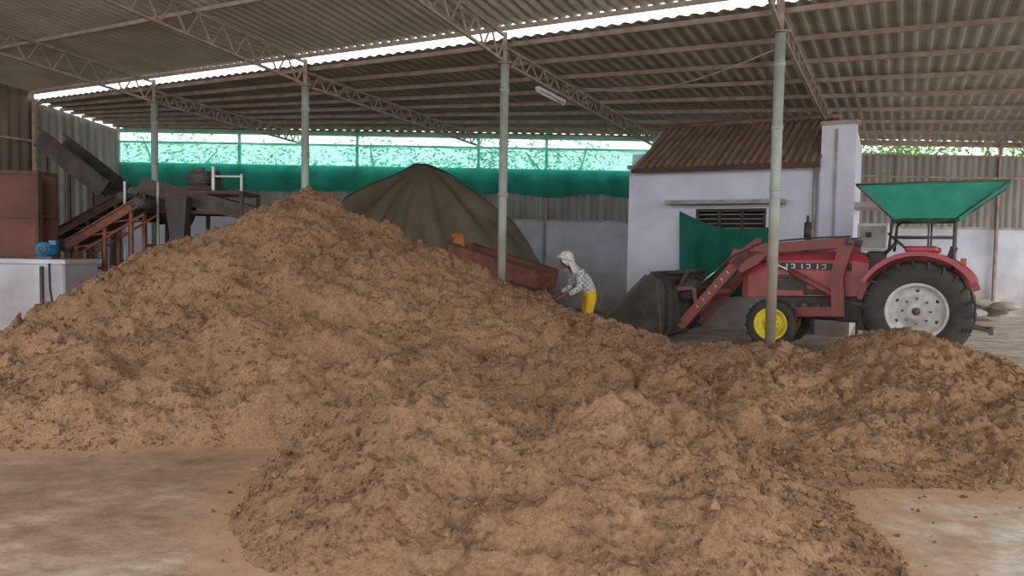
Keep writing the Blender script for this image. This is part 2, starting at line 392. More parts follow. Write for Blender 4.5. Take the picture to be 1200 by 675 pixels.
ids=np.arange(FX.size).reshape(FX.shape); fq=np.stack([ids[:-1,:-1],ids[1:,:-1],ids[1:,1:],ids[:-1,1:]],-1).reshape(-1,4)
fm=bpy.data.meshes.new('floor'); fm.from_pydata(np.stack([FX,FY,FX*0],-1).reshape(-1,3).tolist(),[],fq.tolist())
at=fm.attributes.new('dust','FLOAT','POINT'); at.data.foreach_set('value',du.reshape(-1).astype(np.float32)); fm.materials.append(M['floor']); fm.update()
COL.objects.link(bpy.data.objects.new('floor',fm))

st=.024
xs=np.arange(-9.5,8.6,st); ys=np.arange(2.9,13.6,st)
Xg,Yg=np.meshgrid(xs,ys,indexing='ij'); Z=hfull(Xg,Yg)
Z+=np.clip((hbase(Xg,Yg)+.02)/.2,0,1)*(np.random.rand(*Z.shape)-.5)*.017
Z=np.maximum(Z,-.05)
nx,ny=Z.shape; vid=np.arange(nx*ny).reshape(nx,ny)
q=np.stack([vid[:-1,:-1],vid[1:,:-1],vid[1:,1:],vid[:-1,1:]],-1).reshape(-1,4)
zq=Z.reshape(-1)[q].max(axis=1); q=q[zq>-.03]
used=np.unique(q); remap=-np.ones(nx*ny,int); remap[used]=np.arange(len(used)); q=remap[q]
jx=(np.random.rand(nx,ny)-.5)*.014; jy=(np.random.rand(nx,ny)-.5)*.014
P=np.stack([Xg+jx,Yg+jy,Z],-1).reshape(-1,3)[used]
oc=np.array([(1,0,0),(-1,0,0),(0,1,0),(0,-1,0),(0,0,1),(0,0,-1)],float)
of=np.array([(0,2,4),(2,1,4),(1,3,4),(3,0,4),(2,0,5),(1,2,5),(3,1,5),(0,3,5)])
NC=60000
cx=np.random.uniform(-8,7.5,NC*3); cy=np.random.uniform(2.9,11.5,NC*3)
hb=hbase(cx,cy); hf=np.maximum(hfull(cx,cy),0)
clus=vnoise(cx*1.5,cy*1.5,21)+.5*vnoise(cx*5,cy*5,22)
keep=((hb>0)&(clus>-.2))|((hb>-.18)&(np.random.rand(NC*3)<np.clip(.25+hb*1.8,0,1)*.22))
cx=cx[keep][:NC];cy=cy[keep][:NC];hf=hf[keep][:NC]; n=len(cx)
rad=np.clip(np.random.lognormal(-4.70,.46,n),.004,.032)
ang=np.random.rand(n)*6.28; ca,sa=np.cos(ang)[:,None],np.sin(ang)[:,None]
sc=rad[:,None,None]*(oc[None]+np.random.uniform(-.35,.35,(n,6,3)))*np.random.uniform(.6,1.4,(n,1,3))
sx_=sc[...,0]*ca-sc[...,1]*sa; sy_=sc[...,0]*sa+sc[...,1]*ca; sc=np.stack([sx_,sy_,sc[...,2]],-1)
cp=np.stack([cx,cy,hf+rad*.3],-1)
CV=(sc+cp[:,None,:]).reshape(-1,3); CF=(of[None]+(np.arange(n)*6)[:,None,None]).reshape(-1,3)+len(P)
NF=14000
fx=np.random.uniform(-7.5,7,NF*2); fy=np.random.uniform(3.0,10.5,NF*2); k2=hbase(fx,fy)>-.03
fx=fx[k2][:NF];fy=fy[k2][:NF];nf_=len(fx); fz=np.maximum(hfull(fx,fy),0)
d=np.random.normal(0,1,(nf_,3)); d[:,2]=np.abs(d[:,2])*.6; d/=np.linalg.norm(d,axis=1)[:,None]
ln=np.random.uniform(.012,.045,nf_)[:,None]; w=np.random.normal(0,1,(nf_,3)); w/=np.linalg.norm(w,axis=1)[:,None]
p0=np.stack([fx,fy,fz],-1); wd=w*.0015
FV=np.stack([p0-wd,p0+wd,p0+d*ln*.6+wd,p0+d*ln+np.array([0,0,-.006])],1).reshape(-1,3)
o=len(P)+len(CV); FF=(np.arange(nf_)*4)[:,None]+np.array([0,1,2,3])[None]+o
me=bpy.data.meshes.new('coir_pith_pile')
me.from_pydata(np.concatenate([P,CV,FV]).tolist(),[],q.tolist()+CF.tolist()+FF.tolist())
mi=np.zeros(len(q)+len(CF)+len(FF),int); ck=(np.random.rand(n)<.5).astype(int); mi[len(q):len(q)+len(CF)]=np.repeat(ck,8); mi[len(q)+len(CF):]=2
for k in ('coir','coir_shade','fibre'): me.materials.append(M[k])
me.polygons.foreach_set('material_index',mi); me.polygons.foreach_set('use_smooth',np.concatenate([np.ones(len(q),bool),np.zeros(len(CF)+len(FF),bool)])); me.update()
ob=bpy.data.objects.new('coir_pith_pile',me); COL.objects.link(ob)

# ------------------------------------------------------------------ tarp heap
mb=MB('tarpaulin_covered_heap')
sx=[-5.15,-4.95,-4.55,-3.9,-3.3,-2.75,-2.35,-2.05,-1.59,-.8,0,.4,.8,1.2]
sz=[0,1.1,2.0,2.68,3.05,3.36,3.62,3.60,3.38,2.85,2.27,1.75,1.1,0]
def tf(u,v):
    x=-5.15+6.35*u; hz=float(np.interp(x,sx,sz)); t=(v-.5)*2
    px,py=x+2.2,t*2.2; ang=math.atan2(py,px); rr=math.hypot(px,py)
    f=math.sin(ang*6+1.2+.5*math.sin(rr*2)); fold=.16*(abs(f)-.5)*min(1,rr/1.0)+.04*math.sin(ang*19+x*2)*min(1,rr)
    prof=(1-abs(t)**1.12)
    z=max(0,hz*prof+fold*min(1,prof*3)*(1 if hz>.1 else 0))
    y=17.3+t*(1.6+.3*math.sin(x*2.1))
    return V((x+.05*math.sin(z*3+x),y,z))
mb.grid(tf,110,70,'tarp'); mb.done()

# ------------------------------------------------------------------ house
mb=MB('small_house',TS(0,0,0))
a0,a1,b0,b1=-3.9,.2,5.1,8.1
zf=3.62
mb.box((a0,b0,0),(-2.35,b0+.2,zf),'house'); mb.box((-.85,b0,0),(a1,b0+.2,zf),'house')
mb.box((-2.35,b0,0),(-.85,b0+.2,1.2),'house'); mb.box((-2.35,b0,2.62),(-.85,b0+.2,zf),'house')
mb.box((a0,b0+.2,0),(a0+.2,b1,zf),'house'); mb.box((a0,b1-.2,0),(a1,b1,zf),'house')
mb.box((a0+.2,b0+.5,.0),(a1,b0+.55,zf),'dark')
mb.box((a1,b0-.12,0),(.85,b0+.25,4.3),'house'); mb.box((.65,b0+.25,0),(.85,b1,4.2),'house')
mb.box((a1-.03,b0-.16,4.28),(.9,b0+.3,4.36),'grey')
mb.box((a1+.25,b0-.14,1.0),(a1+.31,b0-.12,4.2),'grey')
mb.box((a0-.05,b0-.03,3.55),(a1,b0,3.64),'grey')
mb.box((a0,b0+.2,zf),(a0+.25,b0+.6,zf+.3),'house')
mb.loft([[(a0+.25,b0,zf),(a0+.25,b1,zf),(a0+.25,6.6,4.62)],[(a0+.32,b0,zf),(a0+.32,b1,zf),(a0+.32,6.6,4.62)]],'house')
mb.corr((a0+.15,b0-.35,3.52),(a1+.0,b0-.35,3.52),(a0+.5,6.6,4.72),(a1+.25,6.6,4.72),'tile',amp=.03,wl=.17,rows=4)
mb.corr((a1+.25,b1+.2,3.6),(a0+.3,b1+.2,3.6),(a1+.25,6.6,4.72),(a0+.5,6.6,4.72),'tile',amp=.03,wl=.17,rows=4)
mb.cyl((a0+.4,6.6,4.72),(a1+.25,6.6,4.72),.07,'tile',n=8)
mb.beam((a0+.15,b0-.33,3.47),(a1,b0-.33,3.47),.05,.1,'rustd')
mb.box((-2.92,b0-.5,2.70),(-.45,b0,2.78),'grey'); mb.box((-2.92,b0-.5,2.78),(-.45,b0,2.80),'white')
mb.box((.85,b0-.1,2.62),(1.55,b0+1.2,2.72),'grey')
for z in (1.2,2.56): mb.box((-2.35,b0+.04,z),(-.85,b0+.12,z+.06),'rustd')
for a in (-2.35,-1.87,-1.38,-.91): mb.box((a,b0+.04,1.2),(a+.06,b0+.12,2.62),'rustd')
for i in range(13): mb.beam((-2.3,b0+.08,1.3+i*.1),(-.88,b0+.08,1.3+i*.1),.05,.015,'grey')
mb.cyl((.1,b0-.05,.3),(.1,b0-.05,3.5),.04,'grey',n=10)
mb.done()
mb=MB('green_curtain_cloth',TS(0,0,0))
def cf(u,v):
    a=-2.68+u*1.95; zt=2.58-.36*u-.20*math.sin(u*math.pi); zb=.55+.25*u
    a+= .12*v*(.5-u)*2
    return V((a, 4.96-.14*v-.06*math.sin(u*22+v*2.5)*(.35+v), zt+(zb-zt)*v))
mb.grid(cf,60,24,'green'); mb.done()
mb=MB('electrical_panel_box',TS(0,0,0))
mb.box((.95,4.55,1.75),(1.5,4.8,2.28),'lightw',.02); mb.box((1.0,4.53,1.8),(1.45,4.55,2.22),'grey')
for a in (1.0,1.45): mb.beam((a,4.7,0),(a,4.7,1.76),.05,.05,'iron')
mb.box((1.1,4.51,2.0),(1.2,4.53,2.1),'black'); mb.done()

# ------------------------------------------------------------------ tractor
fx_,fy_=-.85,.527; 
OX,OY=6.71,12.14
TT=Matrix(((fx_,-fy_,0,OX),(fy_,fx_,0,OY),(0,0,1,0),(0,0,0,1)))
mb=MB('tractor_with_front_loader',TT)
def wheel(c,R,w,rr,rimk,side,nl,front=False):
    x,y,z=c
    prof=[(rr,-w*.40),(rr+.03,-w*.47),(R*.80,-w*.5),(R*.93,-w*.44),(R*.955,-w*.25),(R*.965,0),(R*.955,w*.25),(R*.93,w*.44),(R*.80,w*.5),(rr+.03,w*.47),(rr,w*.40)]
    mb.lathe(c,(0,1,0),prof,'tyre',n=40)
    for i in range(nl):
        for sgn in (-1,1):
            t=2*math.pi*(i+(.5 if sgn>0 else 0))/nl; dt=(.20 if not front else .1)
            p0=V((x+math.cos(t)*R*.965,y+sgn*.0,z+math.sin(t)*R*.965)); t2=t+dt
            p1=V((x+math.cos(t2)*R*.945,y+sgn*w*.47,z+math.sin(t2)*R*.945))
            mb.beam(p0,p1,.045 if not front else .02,.06 if not front else .03,'tyre',up=(math.cos(t),0,math.sin(t)))
            if not front:
                p2=V((x+math.cos(t2+.03)*R*.84,y+sgn*w*.5,z+math.sin(t2+.03)*R*.84)); mb.beam(p1,p2,.045,.03,'tyre')
    s=side
    mb.lathe(c,(0,s,0),[(rr+.01,w*.42),(rr-.02,w*.44),(rr-.04,w*.36),(rr-.06,w*.12),(rr*.62,w*.06),(rr*.55,w*.18),(rr*.36,w*.20),(rr*.33,w*.30),(rr*.2,w*.32),(.005,w*.32)],rimk,n=36)
    mb.lathe(c,(0,-s,0),[(rr,w*.4),(rr-.03,w*.3),(rr*.6,w*.0),(.005,0)],rimk,n=24)
    for i in range(8):
        t=2*math.pi*i/8; px=x+math.cos(t)*rr*.46; pz=z+math.sin(t)*rr*.46
        mb.cyl((px,y+s*w*.18,pz),(px,y+s*w*.27,pz),.018 if not front else .01,'iron',n=6)
    for i in range(6):
        t=2*math.pi*(i+.5)/6; px=x+math.cos(t)*rr*.75; pz=z+math.sin(t)*rr*.75
        mb.cyl((px,y+s*w*.085,pz),(px,y+s*w*.10,pz),.03 if not front else .015,'black',n=8)
    mb.cyl((x,y+s*w*.3,z),(x,y+s*w*.42,z),rr*.14,'iron',n=12)
for s in (1,-1):
    wheel((0,s*.76,.79),.79,.44,.43,'rimw',s,22)
    wheel((2.2,s*.64,.44),.44,.26,.27,'yellow',s,18,True)
mb.cyl((0,-.6,.79),(0,.6,.79),.14,'iron'); mb.box((-.35,-.25,.55),(.6,.25,1.05),'iron',.05)
mb.box((.5,-.2,.5),(1.3,.2,1.0),'iron',.05); mb.box((1.2,-.24,.52),(2.3,.24,1.05),'black',.04)
mb.cyl((2.2,-.55,.46),(2.2,.55,.46),.055,'iron'); mb.box((2.05,-.15,.4),(2.5,.15,.7),'iron',.03)
for i in range(4): mb.cyl((1.35+i*.2,.24,.75),(1.35+i*.2,.3,.75),.07,'iron')
mb.cyl((1.3,.32,1.0),(1.75,.32,1.0),.07,'iron')
R=[]
for x,w,zb,zt in [(.75,.34,.98,1.66),(1.0,.37,.95,1.72),(1.8,.37,.93,1.72),(2.4,.35,.90,1.67),(2.7,.32,.86,1.58),(2.82,.25,.86,1.42)]:
    r=[]
    for yy,zz in [(-1,0),(-1,.45),(-.97,.78),(-.80,.95),(-.4,1.0),(.4,1.0),(.8,.95),(.97,.78),(1,.45),(1,0)]:
        r.append((x,yy*w,zb+(zt-zb)*zz))
    R.append(r)
mb.loft(R,'red',True,True,False)
mb.box((2.79,-.2,.95),(2.84,.2,1.3),'black',.01)
for s in (1,-1):
    mb.cyl((2.78,s*.13,1.36),(2.85,s*.13,1.36),.055,'lightw')
    mb.box((1.0,s*.372-.004,1.38),(2.35,s*.372+.004,1.5),'black'); 
    for i in range(9):
        x=1.15+i*.125
        mb.box((x,s*.382-.003,1.40),(x+.02,s*.382+.003,1.48),'lightw')
        if i%2==0: mb.box((x,s*.382-.003,1.465),(x+.07,s*.382+.003,1.48),'lightw'); mb.box((x,s*.382-.003,1.40),(x+.07,s*.382+.003,1.415),'lightw')
    mb.box((1.7,s*.372-.004,1.02),(2.3,s*.372+.004,1.28),'black')
    for i in range(5): mb.box((1.72,s*.378-.004,1.04+i*.05),(2.28,s*.378+.004,1.055+i*.05),'iron')
mb.box((.55,-.3,1.0),(.8,.3,1.72),'black',.04); mb.cyl((.62,0,1.6),(.38,0,1.86),.03,'black')
ax=V((-.24,0,.26)).normalized(); mb.lathe((.36,0,1.88),ax,[(.2+.018*math.cos(t),.018*math.sin(t)) for t in [i*math.pi/3 for i in range(6)]],'black',n=28,closed=True)
for t in (0,2.1,4.2):
    d_,a_,b_=mb.frame((0,0,0),ax); mb.beam(V((.36,0,1.88)),V((.36,0,1.88))+(a_*math.cos(t)+b_*math.sin(t))*.2,.02,.015,'black')
mb.box((-.35,-.24,1.25),(.1,.24,1.38),'black',.05); mb.beam((-.33,0,1.35),(-.45,0,1.8),.46,.1,'black',up=(1,0,0))
mb.box((-.2,-.1,1.0),(0,.1,1.26),'iron')
for s in (1,-1):
    mb.box((.1,min(s*.25,s*.52),.82),(.95,max(s*.25,s*.52),.87),'iron')
    mb.beam((.7,s*.5,.85),(.75,s*.6,.45),.25,.02,'iron'); mb.box((.6,min(s*.5,s*.68),.42),(.85,max(s*.5,s*.68),.45),'iron')
    rf=.90
    def fen(u,v,s=s):
        t=math.radians(28+u*120); r=rf*(1.0 if t<1.9 else 1.0+.05*(t-1.9))
        return V((math.cos(t)*r, s*(.46+.52*v), .80+math.sin(t)*r*1.02-(.05 if v>.93 else 0)))
    mb.grid(fen,24,14,'red')
    def pl(u,v,s=s):
        t=math.radians(8+u*150); r=rf*(.45+.55*v); return V((math.cos(t)*r,s*.46,.80+math.sin(t)*r*1.02))
    mb.grid(pl,24,3,'red')
    def lip(u,v,s=s):
        t=math.radians(28+u*120); r=rf-.07*v; return V((math.cos(t)*r,s*.98,.80+math.sin(t)*r*1.02))
    mb.grid(lip,24,1,'red')
    mb.box((-.62,s*.85-.06,1.5),(-.55,s*.85+.06,1.62),'orange'); 
    mb.box((-.25,min(s*.6,s*.9),1.70),(.2,max(s*.6,s*.9),1.80),'red',.03)
for s in (1,-1):
    mb.tube([(-.45,s*.48,1.0),(-.45,s*.48,2.15),(-.4,s*.48,2.22),(.35,s*.48,2.22),(.42,s*.48,2.15),(.45,s*.5,1.72)],.022,'black')
    mb.tube([(-.45,s*.48,1.95),(.42,s*.48,1.95)],.015,'iron'); mb.tube([(-.1,s*.48,2.22),(-.1,s*.48,1.75)],.015,'iron')
    for x0,x1 in ((.38,.92),(-.42,-1.12)):
        mb.tube([(x0,s*.48,2.2),(x1,s*.86,2.76)],.015,'iron')
for x in (-.45,.42): mb.tube([(x,-.48,2.2),(x,.48,2.2)],.02,'black')
mb.tube([(.92,-.86,2.77),(.92,.86,2.77),(-1.12,.86,2.77),(-1.12,-.86,2.77),(.92,-.86,2.77)],.018,'iron')
mb.beam((-.3,.25,.6),(-1.0,.32,.5),.06,.04,'iron'); mb.beam((-.3,-.25,.6),(-1.0,-.32,.5),.06,.04,'iron'); mb.box((-1.02,-.35,.45),(-.96,.35,.53),'iron')
mb.beam((-.3,0,1.05),(-.85,0,.85),.05,.05,'iron')
mb.cyl((1.75,.2,1.7),(1.75,.2,1.95),.025,'black'); mb.cyl((1.75,.2,1.9),(1.75,.2,2.2),.06,'black'); mb.cyl((1.75,.2,2.2),(1.75,.2,2.32),.022,'black')
for s in (1,-1):
    y=s*.55
    mb.poly([(1.15,y,.62),(1.2,y,1.3),(1.05,y,1.92)],.10,.20,'loader')
    mb.beam((1.2,y,.7),(2.3,s*.32,.62),.07,.16,'loader'); mb.beam((1.2,s*.2,.7),(1.2,y,.7),.16,.16,'loader')
    mb.poly([(1.02,y+s*.01,1.86),(2.55,y+s*.01,1.72),(2.78,y+s*.01,1.55),(3.85,y+s*.01,.28)],.09,.17,'loader')
    mb.cyl((1.02,y-s*.1,1.86),(1.02,y+s*.1,1.86),.06,'iron'); mb.cyl((3.85,y-s*.08,.28),(3.85,y+s*.08,.28),.06,'iron')
    mb.prism([(2.3,1.66),(2.9,1.72),(3.0,1.5),(2.75,1.3),(2.5,1.45)],y-.055,y+.055,'loader')
    mb.cyl((1.2,y,.95),(1.95,y+s*.0,1.35),.05,'loader'); mb.cyl((1.95,y,1.35),(2.5,y,1.62),.025,'chrome')
    mb.cyl((2.5,y+s*.01,1.9),(3.1,y,1.42),.045,'loader'); mb.cyl((3.1,y,1.42),(3.62,y,.98),.022,'chrome'); mb.beam((2.5,y,1.7),(2.5,y,1.92),.06,.08,'loader')
    mb.beam((3.62,y,1.0),(3.55,y,.6),.05,.07,'loader'); mb.beam((3.62,y,1.0),(4.05,y,.95),.05,.07,'loader')
    mb.tube([(1.0,y+s*.07,1.95),(1.6,y+s*.07,1.92),(2.4,y+s*.07,1.84),(2.9,y+s*.07,1.6),(3.4,y+s*.07,1.1)],.014,'black')
    for i in range(6):
        t=.2+i*.1; c=V((2.78,y+s*.06,1.55)).lerp(V((3.85,y+s*.06,.28)),t); mb.beam(c-V((.02,0,.015)),c+V((.02,0,.02)),.006,.015,'lightw')
mb.cyl((3.3,-.55,.93),(3.3,.55,.93),.07,'loader'); mb.cyl((1.2,-.5,.7),(1.2,.5,.7),.06,'iron')
bp=[(5.35,.05),(4.20,.04),(4.05,.12),(3.98,.30),(4.00,.95),(4.08,1.18),(4.30,1.26)]
bi=[(4.32,1.22),(4.12,1.14),(4.05,.93),(4.03,.32),(4.09,.16),(4.22,.08),(5.35,.08)]
mb.loft([[(x,-.9,z) for x,z in bp+bi],[(x,.9,z) for x,z in bp+bi]],'dusty',True)
for y in (-.9,.87):
    mb.prism([(5.33,.05),(4.20,.04),(4.05,.12),(3.98,.30),(4.00,.95),(4.08,1.18),(4.30,1.26),(4.42,1.20),(5.33,.26)],y,y+.03,'dusty')
    mb.beam((4.42,y+.015,1.20),(5.33,y+.015,.26),.05,.06,'iron'); mb.beam((4.1,y+.015,.2),(4.2,y+.015,1.15),.05,.05,'iron')
mb.beam((4.31,-.9,1.25),(4.31,.9,1.25),.07,.07,'iron'); mb.box((5.25,-.9,.03),(5.40,.9,.09),'iron')
for i in range(7):
    y=-.85+i*.283; mb.prism([(5.35,.04),(5.55,.05),(5.35,.10)],y-.03,y+.03,'iron')
for y in (-.55,.55): mb.prism([(3.80,.2),(4.05,.12),(4.02,.9),(3.95,1.05)],y-.06,y-.02,'black'); mb.prism([(3.80,.2),(4.05,.12),(4.02,.9),(3.95,1.05)],y+.02,y+.06,'black')
mb.cyl((3.75,.4,1.30),(4.25,.4,1.24),.04,'dusty'); mb.cyl((3.75,-.4,1.30),(4.25,-.4,1.24),.04,'dusty'); mb.cyl((3.78,-.5,1.30),(3.78,.5,1.30),.04,'iron')
for y in (-.5,.5): mb.beam((3.95,y,.9),(3.75,y,1.33),.05,.07,'dusty')
for y in (.12,-.1): mb.tube([(3.3,y,1.0),(3.5,y,1.12),(3.7,y,1.2),(3.85,y,1.30)],.018,'black')
mb.box((3.6,-.4,.75),(3.97,.4,1.15),'dusty',.04)
def cloth(x0t,y0t,x1t,y1t,x0b,y0b,x1b,y1b,zt,zb,ey):
    def fn(u,v):
        t=V((x0t,y0t,zt)).lerp(V((x1t,y1t,zt)),u); b=V((x0b,y0b,zb)).lerp(V((x1b,y1b,zb)),u)
        p=t.lerp(b,v); c=V((-.1,0,p.z)); s=1-.05*math.sin(v*math.pi); p=c+(p-c)*s
        p.z-=.02*math.sin(u*math.pi)*(1-v)+.008*math.sin(u*25)*v
        return p
    mb.grid(fn,16,8,'canopy')
T=[(.95,-.88),(.95,.88),(-1.15,.88),(-1.15,-.88)]; Bq=[(.42,-.5),(.42,.5),(-.5,.5),(-.5,-.5)]
for i in range(4):
    j=(i+1)%4; cloth(*T[i],*T[j],*Bq[i],*Bq[j],2.79,2.24,0)
mb.grid(lambda u,v:V((.42-.92*u,-.5+v,2.24-.05*math.sin(u*math.pi)*math.sin(v*math.pi))),8,8,'canopy')
mb.done()

# ------------------------------------------------------------------ red inclined trough
mb=MB('red_feed_trough')
p0=V((-1.02,14.6,1.46)); p1=V((.60,13.4,1.0)); dd=(p1-p0).normalized(); sd=V((-dd.y,dd.x,0)).normalized()
mb.beam(p0,p1,.7,.03,'rust')
for s in (-1,1):
    q0=p0+sd*s*.37+V((0,0,.13)); q1=p1+sd*s*.37+V((0,0,.13)); mb.beam(q0,q1,.03,.32,'rust'); mb.beam(q0+V((0,0,.16)),q1+V((0,0,.16)),.06,.03,'rustd')
    for t in (.08,.5,.92):
        q=p0.lerp(p1,t)+sd*s*.34; mb.beam((q.x,q.y,0),q,.05,.05,'rustd')
mb.beam(p0-dd*.02+V((0,0,.13)),p0+dd*.02+V((0,0,.13)),.72,.3,'rust'); mb.beam(p1-dd*.02+V((0,0,.1)),p1+dd*.02+V((0,0,.1)),.72,.26,'rust')
c=p0-dd*.05; mb.loft([[c+V((-.13,-.12,.1)),c+V((.13,-.12,.1)),c+V((.13,.12,.1)),c+V((-.13,.12,.1))],[c+V((-.1,-.1,.36)),c+V((.1,-.1,.36)),c+V((.1,.1,.36)),c+V((-.1,.1,.36))],[c+V((-.17,-.14,.46)),c+V((.08,-.14,.48)),c+V((.08,.14,.48)),c+V((-.17,.14,.46))]],'orange')
mb.done()

# ------------------------------------------------------------------ left machinery
mb=MB('concrete_plinth')
mb.box((-9.9,13.2,0),(-8.0,14.3,1.26),'white',.03); mb.box((-9.95,13.15,1.24),(-7.95,14.35,1.32),'white')
mb.beam((-8.35,13.12,0),(-8.35,13.12,1.2),.05,.05,'rustd'); mb.tube([(-8.2,13.10,1.25),(-8.18,13.08,.8),(-8.12,13.08,.4),(-8.05,13.08,.05)],.02,'black')
mb.box((-8.0,13.3,0),(-7.6,14.0,.28),'grey'); mb.box((-8.0,13.3,.28),(-7.8,14.0,.52),'grey')
mb.done()
mb=MB('steel_side_panel')
mb.box((-9.9,13.65,1.32),(-8.72,13.75,2.90),'panel'); mb.box((-9.9,14.15,1.32),(-8.72,14.2,2.90),'panel')
for x in (-9.86,-8.74): 
    for y in (13.64,14.18): mb.beam((x,y,1.32),(x,y,2.94),.06,.06,'rustd')
for z in (1.36,2.1,2.90):
    mb.beam((-9.9,13.63,z),(-8.72,13.63,z),.03,.06,'rustd'); mb.beam((-8.73,13.64,z),(-8.73,14.18,z),.05,.05,'rustd')
mb.done()
mb=MB('electric_motor')
mb.box((-8.52,13.22,1.325),(-8.24,13.40,1.37),'iron')
mb.cyl((-8.38,13.18,1.50),(-8.38,13.48,1.50),.125,'blue',n=22)
for i in range(14):
    t=i*math.pi/7; mb.beam((-8.38+.128*math.cos(t),13.2,1.50+.128*math.sin(t)),(-8.38+.128*math.cos(t),13.44,1.50+.128*math.sin(t)),.012,.02,'blue')
mb.cyl((-8.38,13.15,1.50),(-8.38,13.18,1.50),.10,'blue'); mb.cyl((-8.38,13.14,1.50),(-8.38,13.155,1.50),.05,'iron'); mb.box((-8.30,13.25,1.58),(-8.18,13.36,1.66),'blue')
mb.cyl((-8.38,13.48,1.50),(-8.38,13.58,1.50),.03,'chrome'); mb.lathe((-8.38,13.55,1.50),(0,1,0),[(.09,-.03),(.075,0),(.09,.03),(.02,.03),(.02,-.03)],'iron',n=20,closed=True)
mb.done()
def conveyor(name,p0,p1,w,rail,beltk,legs=(.15,.55,.92),side=.16):
    mb=MB(name); p0=V(p0);p1=V(p1); d=(p1-p0).normalized(); s=V((-d.y,d.x,0)).normalized(); L=(p1-p0).length
    up=s.cross(d)*-1
    if up.z<0: up=-up
    for q in (-1,1):
        mb.beam(p0+s*q*w/2,p1+s*q*w/2,.04,side,rail); mb.beam(p0+s*q*(w/2+.02)+up*side*.5,p1+s*q*(w/2+.02)+up*side*.5,.09,.025,rail)
        mb.beam(p0+s*q*(w/2+.02)-up*side*.5,p1+s*q*(w/2+.02)-up*side*.5,.09,.025,rail)
        for t in legs:
            c=p0.lerp(p1,t)+s*q*w/2; mb.beam((c.x,c.y,0),c,.06,.06,rail)
        for i in range(int(L/.5)):
            a=p0+d*(i*.5)+s*q*w/2; mb.beam(a-up*side*.4,a+d*.5-up*side*1.6,.025,.025,rail)
        mb.beam(p0+s*q*w/2-up*side*1.6,p1+s*q*w/2-up*side*1.6,.035,.035,rail)
    mb.beam(p0+up*side*.2,p1+up*side*.2,w*.92,.02,beltk); mb.beam(p0-up*side*.35,p1-up*side*.35,w*.92,.015,beltk)
    n=int(L/.35)
    for i in range(n+1):
        c=p0.lerp(p1,i/n); mb.cyl(c-s*w*.48,c+s*w*.48,.045,'iron',n=10)
    for c in (p0,p1): mb.cyl(c-s*w*.6,c+s*w*.6,.11,'iron',n=16)
    for t in legs:
        c=p0.lerp(p1,t); mb.beam(V((c.x,c.y,c.z*.5))-s*w/2,V((c.x,c.y,c.z*.5))+s*w/2,.04,.04,rail)
    return mb.done()
conveyor('inclined_conveyor',(-8.75,14.75,1.56),(-7.35,14.75,2.42),.5,'rust','black')
conveyor('inclined_conveyor',(-9.7,15.7,1.7),(-8.15,15.75,2.6),.6,'rustd','black')
mb=MB('feed_chute')
p0=V((-10.5,16.9,3.75)); p1=V((-9.0,16.8,2.65)); d=(p1-p0).normalized(); s=V((-d.y,d.x,0)).normalized()
mb.beam(p0,p1,.8,.03,'rustd')
for q in (-1,1): mb.beam(p0+s*q*.4+V((0,0,.18)),p1+s*q*.4+V((0,0,.18)),.03,.42,'dusty'); mb.beam(p0+s*q*.42+V((0,0,.4)),p1+s*q*.42+V((0,0,.4)),.06,.04,'rustd')
for q in (-1,1):
    for t in (.1,.8):
        c=p0.lerp(p1,t)+s*q*.38; mb.beam((c.x,c.y,0),c,.06,.06,'rustd')
mb.box((-9.3,16.45,2.2),(-8.75,17.15,2.7),'dusty',.03); mb.done()
mb=MB('screening_machine')
for x in (-7.6,-6.7,-5.6):
    for y in (15.3,16.3): mb.beam((x,y,0),(x,y,2.75),.07,.07,'rustd')
for z in (1.6,2.3,2.72):
    for y in (15.3,16.3): mb.beam((-7.6,y,z),(-5.6,y,z),.05,.07,'rustd')
    for x in (-7.6,-5.6): mb.beam((x,15.3,z),(x,16.3,z),.05,.07,'rustd')
mb.beam((-7.7,15.8,2.75),(-5.3,15.8,2.15),1.0,.05,'black')
for y in (15.3,16.3): mb.beam((-7.7,y,2.85),(-5.3,y,2.25),.04,.32,'dusty')
mb.cyl((-7.9,15.8,2.5),(-6.9,15.8,2.3),.34,'black',n=24)
for i in range(5):
    x=-7.85+i*.22; mb.cyl((x,15.8,2.49-i*.044),(x+.03,15.8,2.48-i*.044),.37,'iron',n=24)
mb.box((-6.9,15.45,2.78),(-6.2,16.1,2.84),'rustd'); mb.cyl((-6.8,15.6,3.02),(-6.35,15.6,3.02),.15,'iron',n=18); mb.box((-6.65,15.55,3.15),(-6.5,15.65,3.25),'iron')
for i in range(10):
    t=i*math.pi/5; mb.beam((-6.78,15.6+.155*math.cos(t),3.02+.155*math.sin(t)),(-6.4,15.6+.155*math.cos(t),3.02+.155*math.sin(t)),.012,.03,'black')
mb.lathe((-6.25,15.6,3.0),(1,0,0),[(.2,-.04),(.2,.04),(.05,.04),(.05,-.04)],'rustd',n=20,closed=True)
mb.beam((-6.2,15.35,2.75),(-6.2,15.35,3.25),.05,.05,'lightw'); mb.beam((-5.6,15.3,2.72),(-5.6,15.3,3.1),.04,.04,'lightw'); mb.beam((-6.2,15.35,3.05),(-5.6,15.3,3.05),.03,.03,'lightw')
mb.beam((-7.95,15.2,0),(-7.95,15.2,2.9),.04,.04,'lightw'); mb.beam((-7.25,15.15,0),(-7.25,15.15,2.9),.035,.035,'pole')
mb.loft([[(-7.05,15.0,2.6),(-6.6,15.0,2.6),(-6.6,15.3,2.6),(-7.05,15.3,2.6)],[(-6.9,14.95,1.6),(-6.65,14.95,1.6),(-6.65,15.1,1.6),(-6.9,15.1,1.6)]],'black')
mb.done()

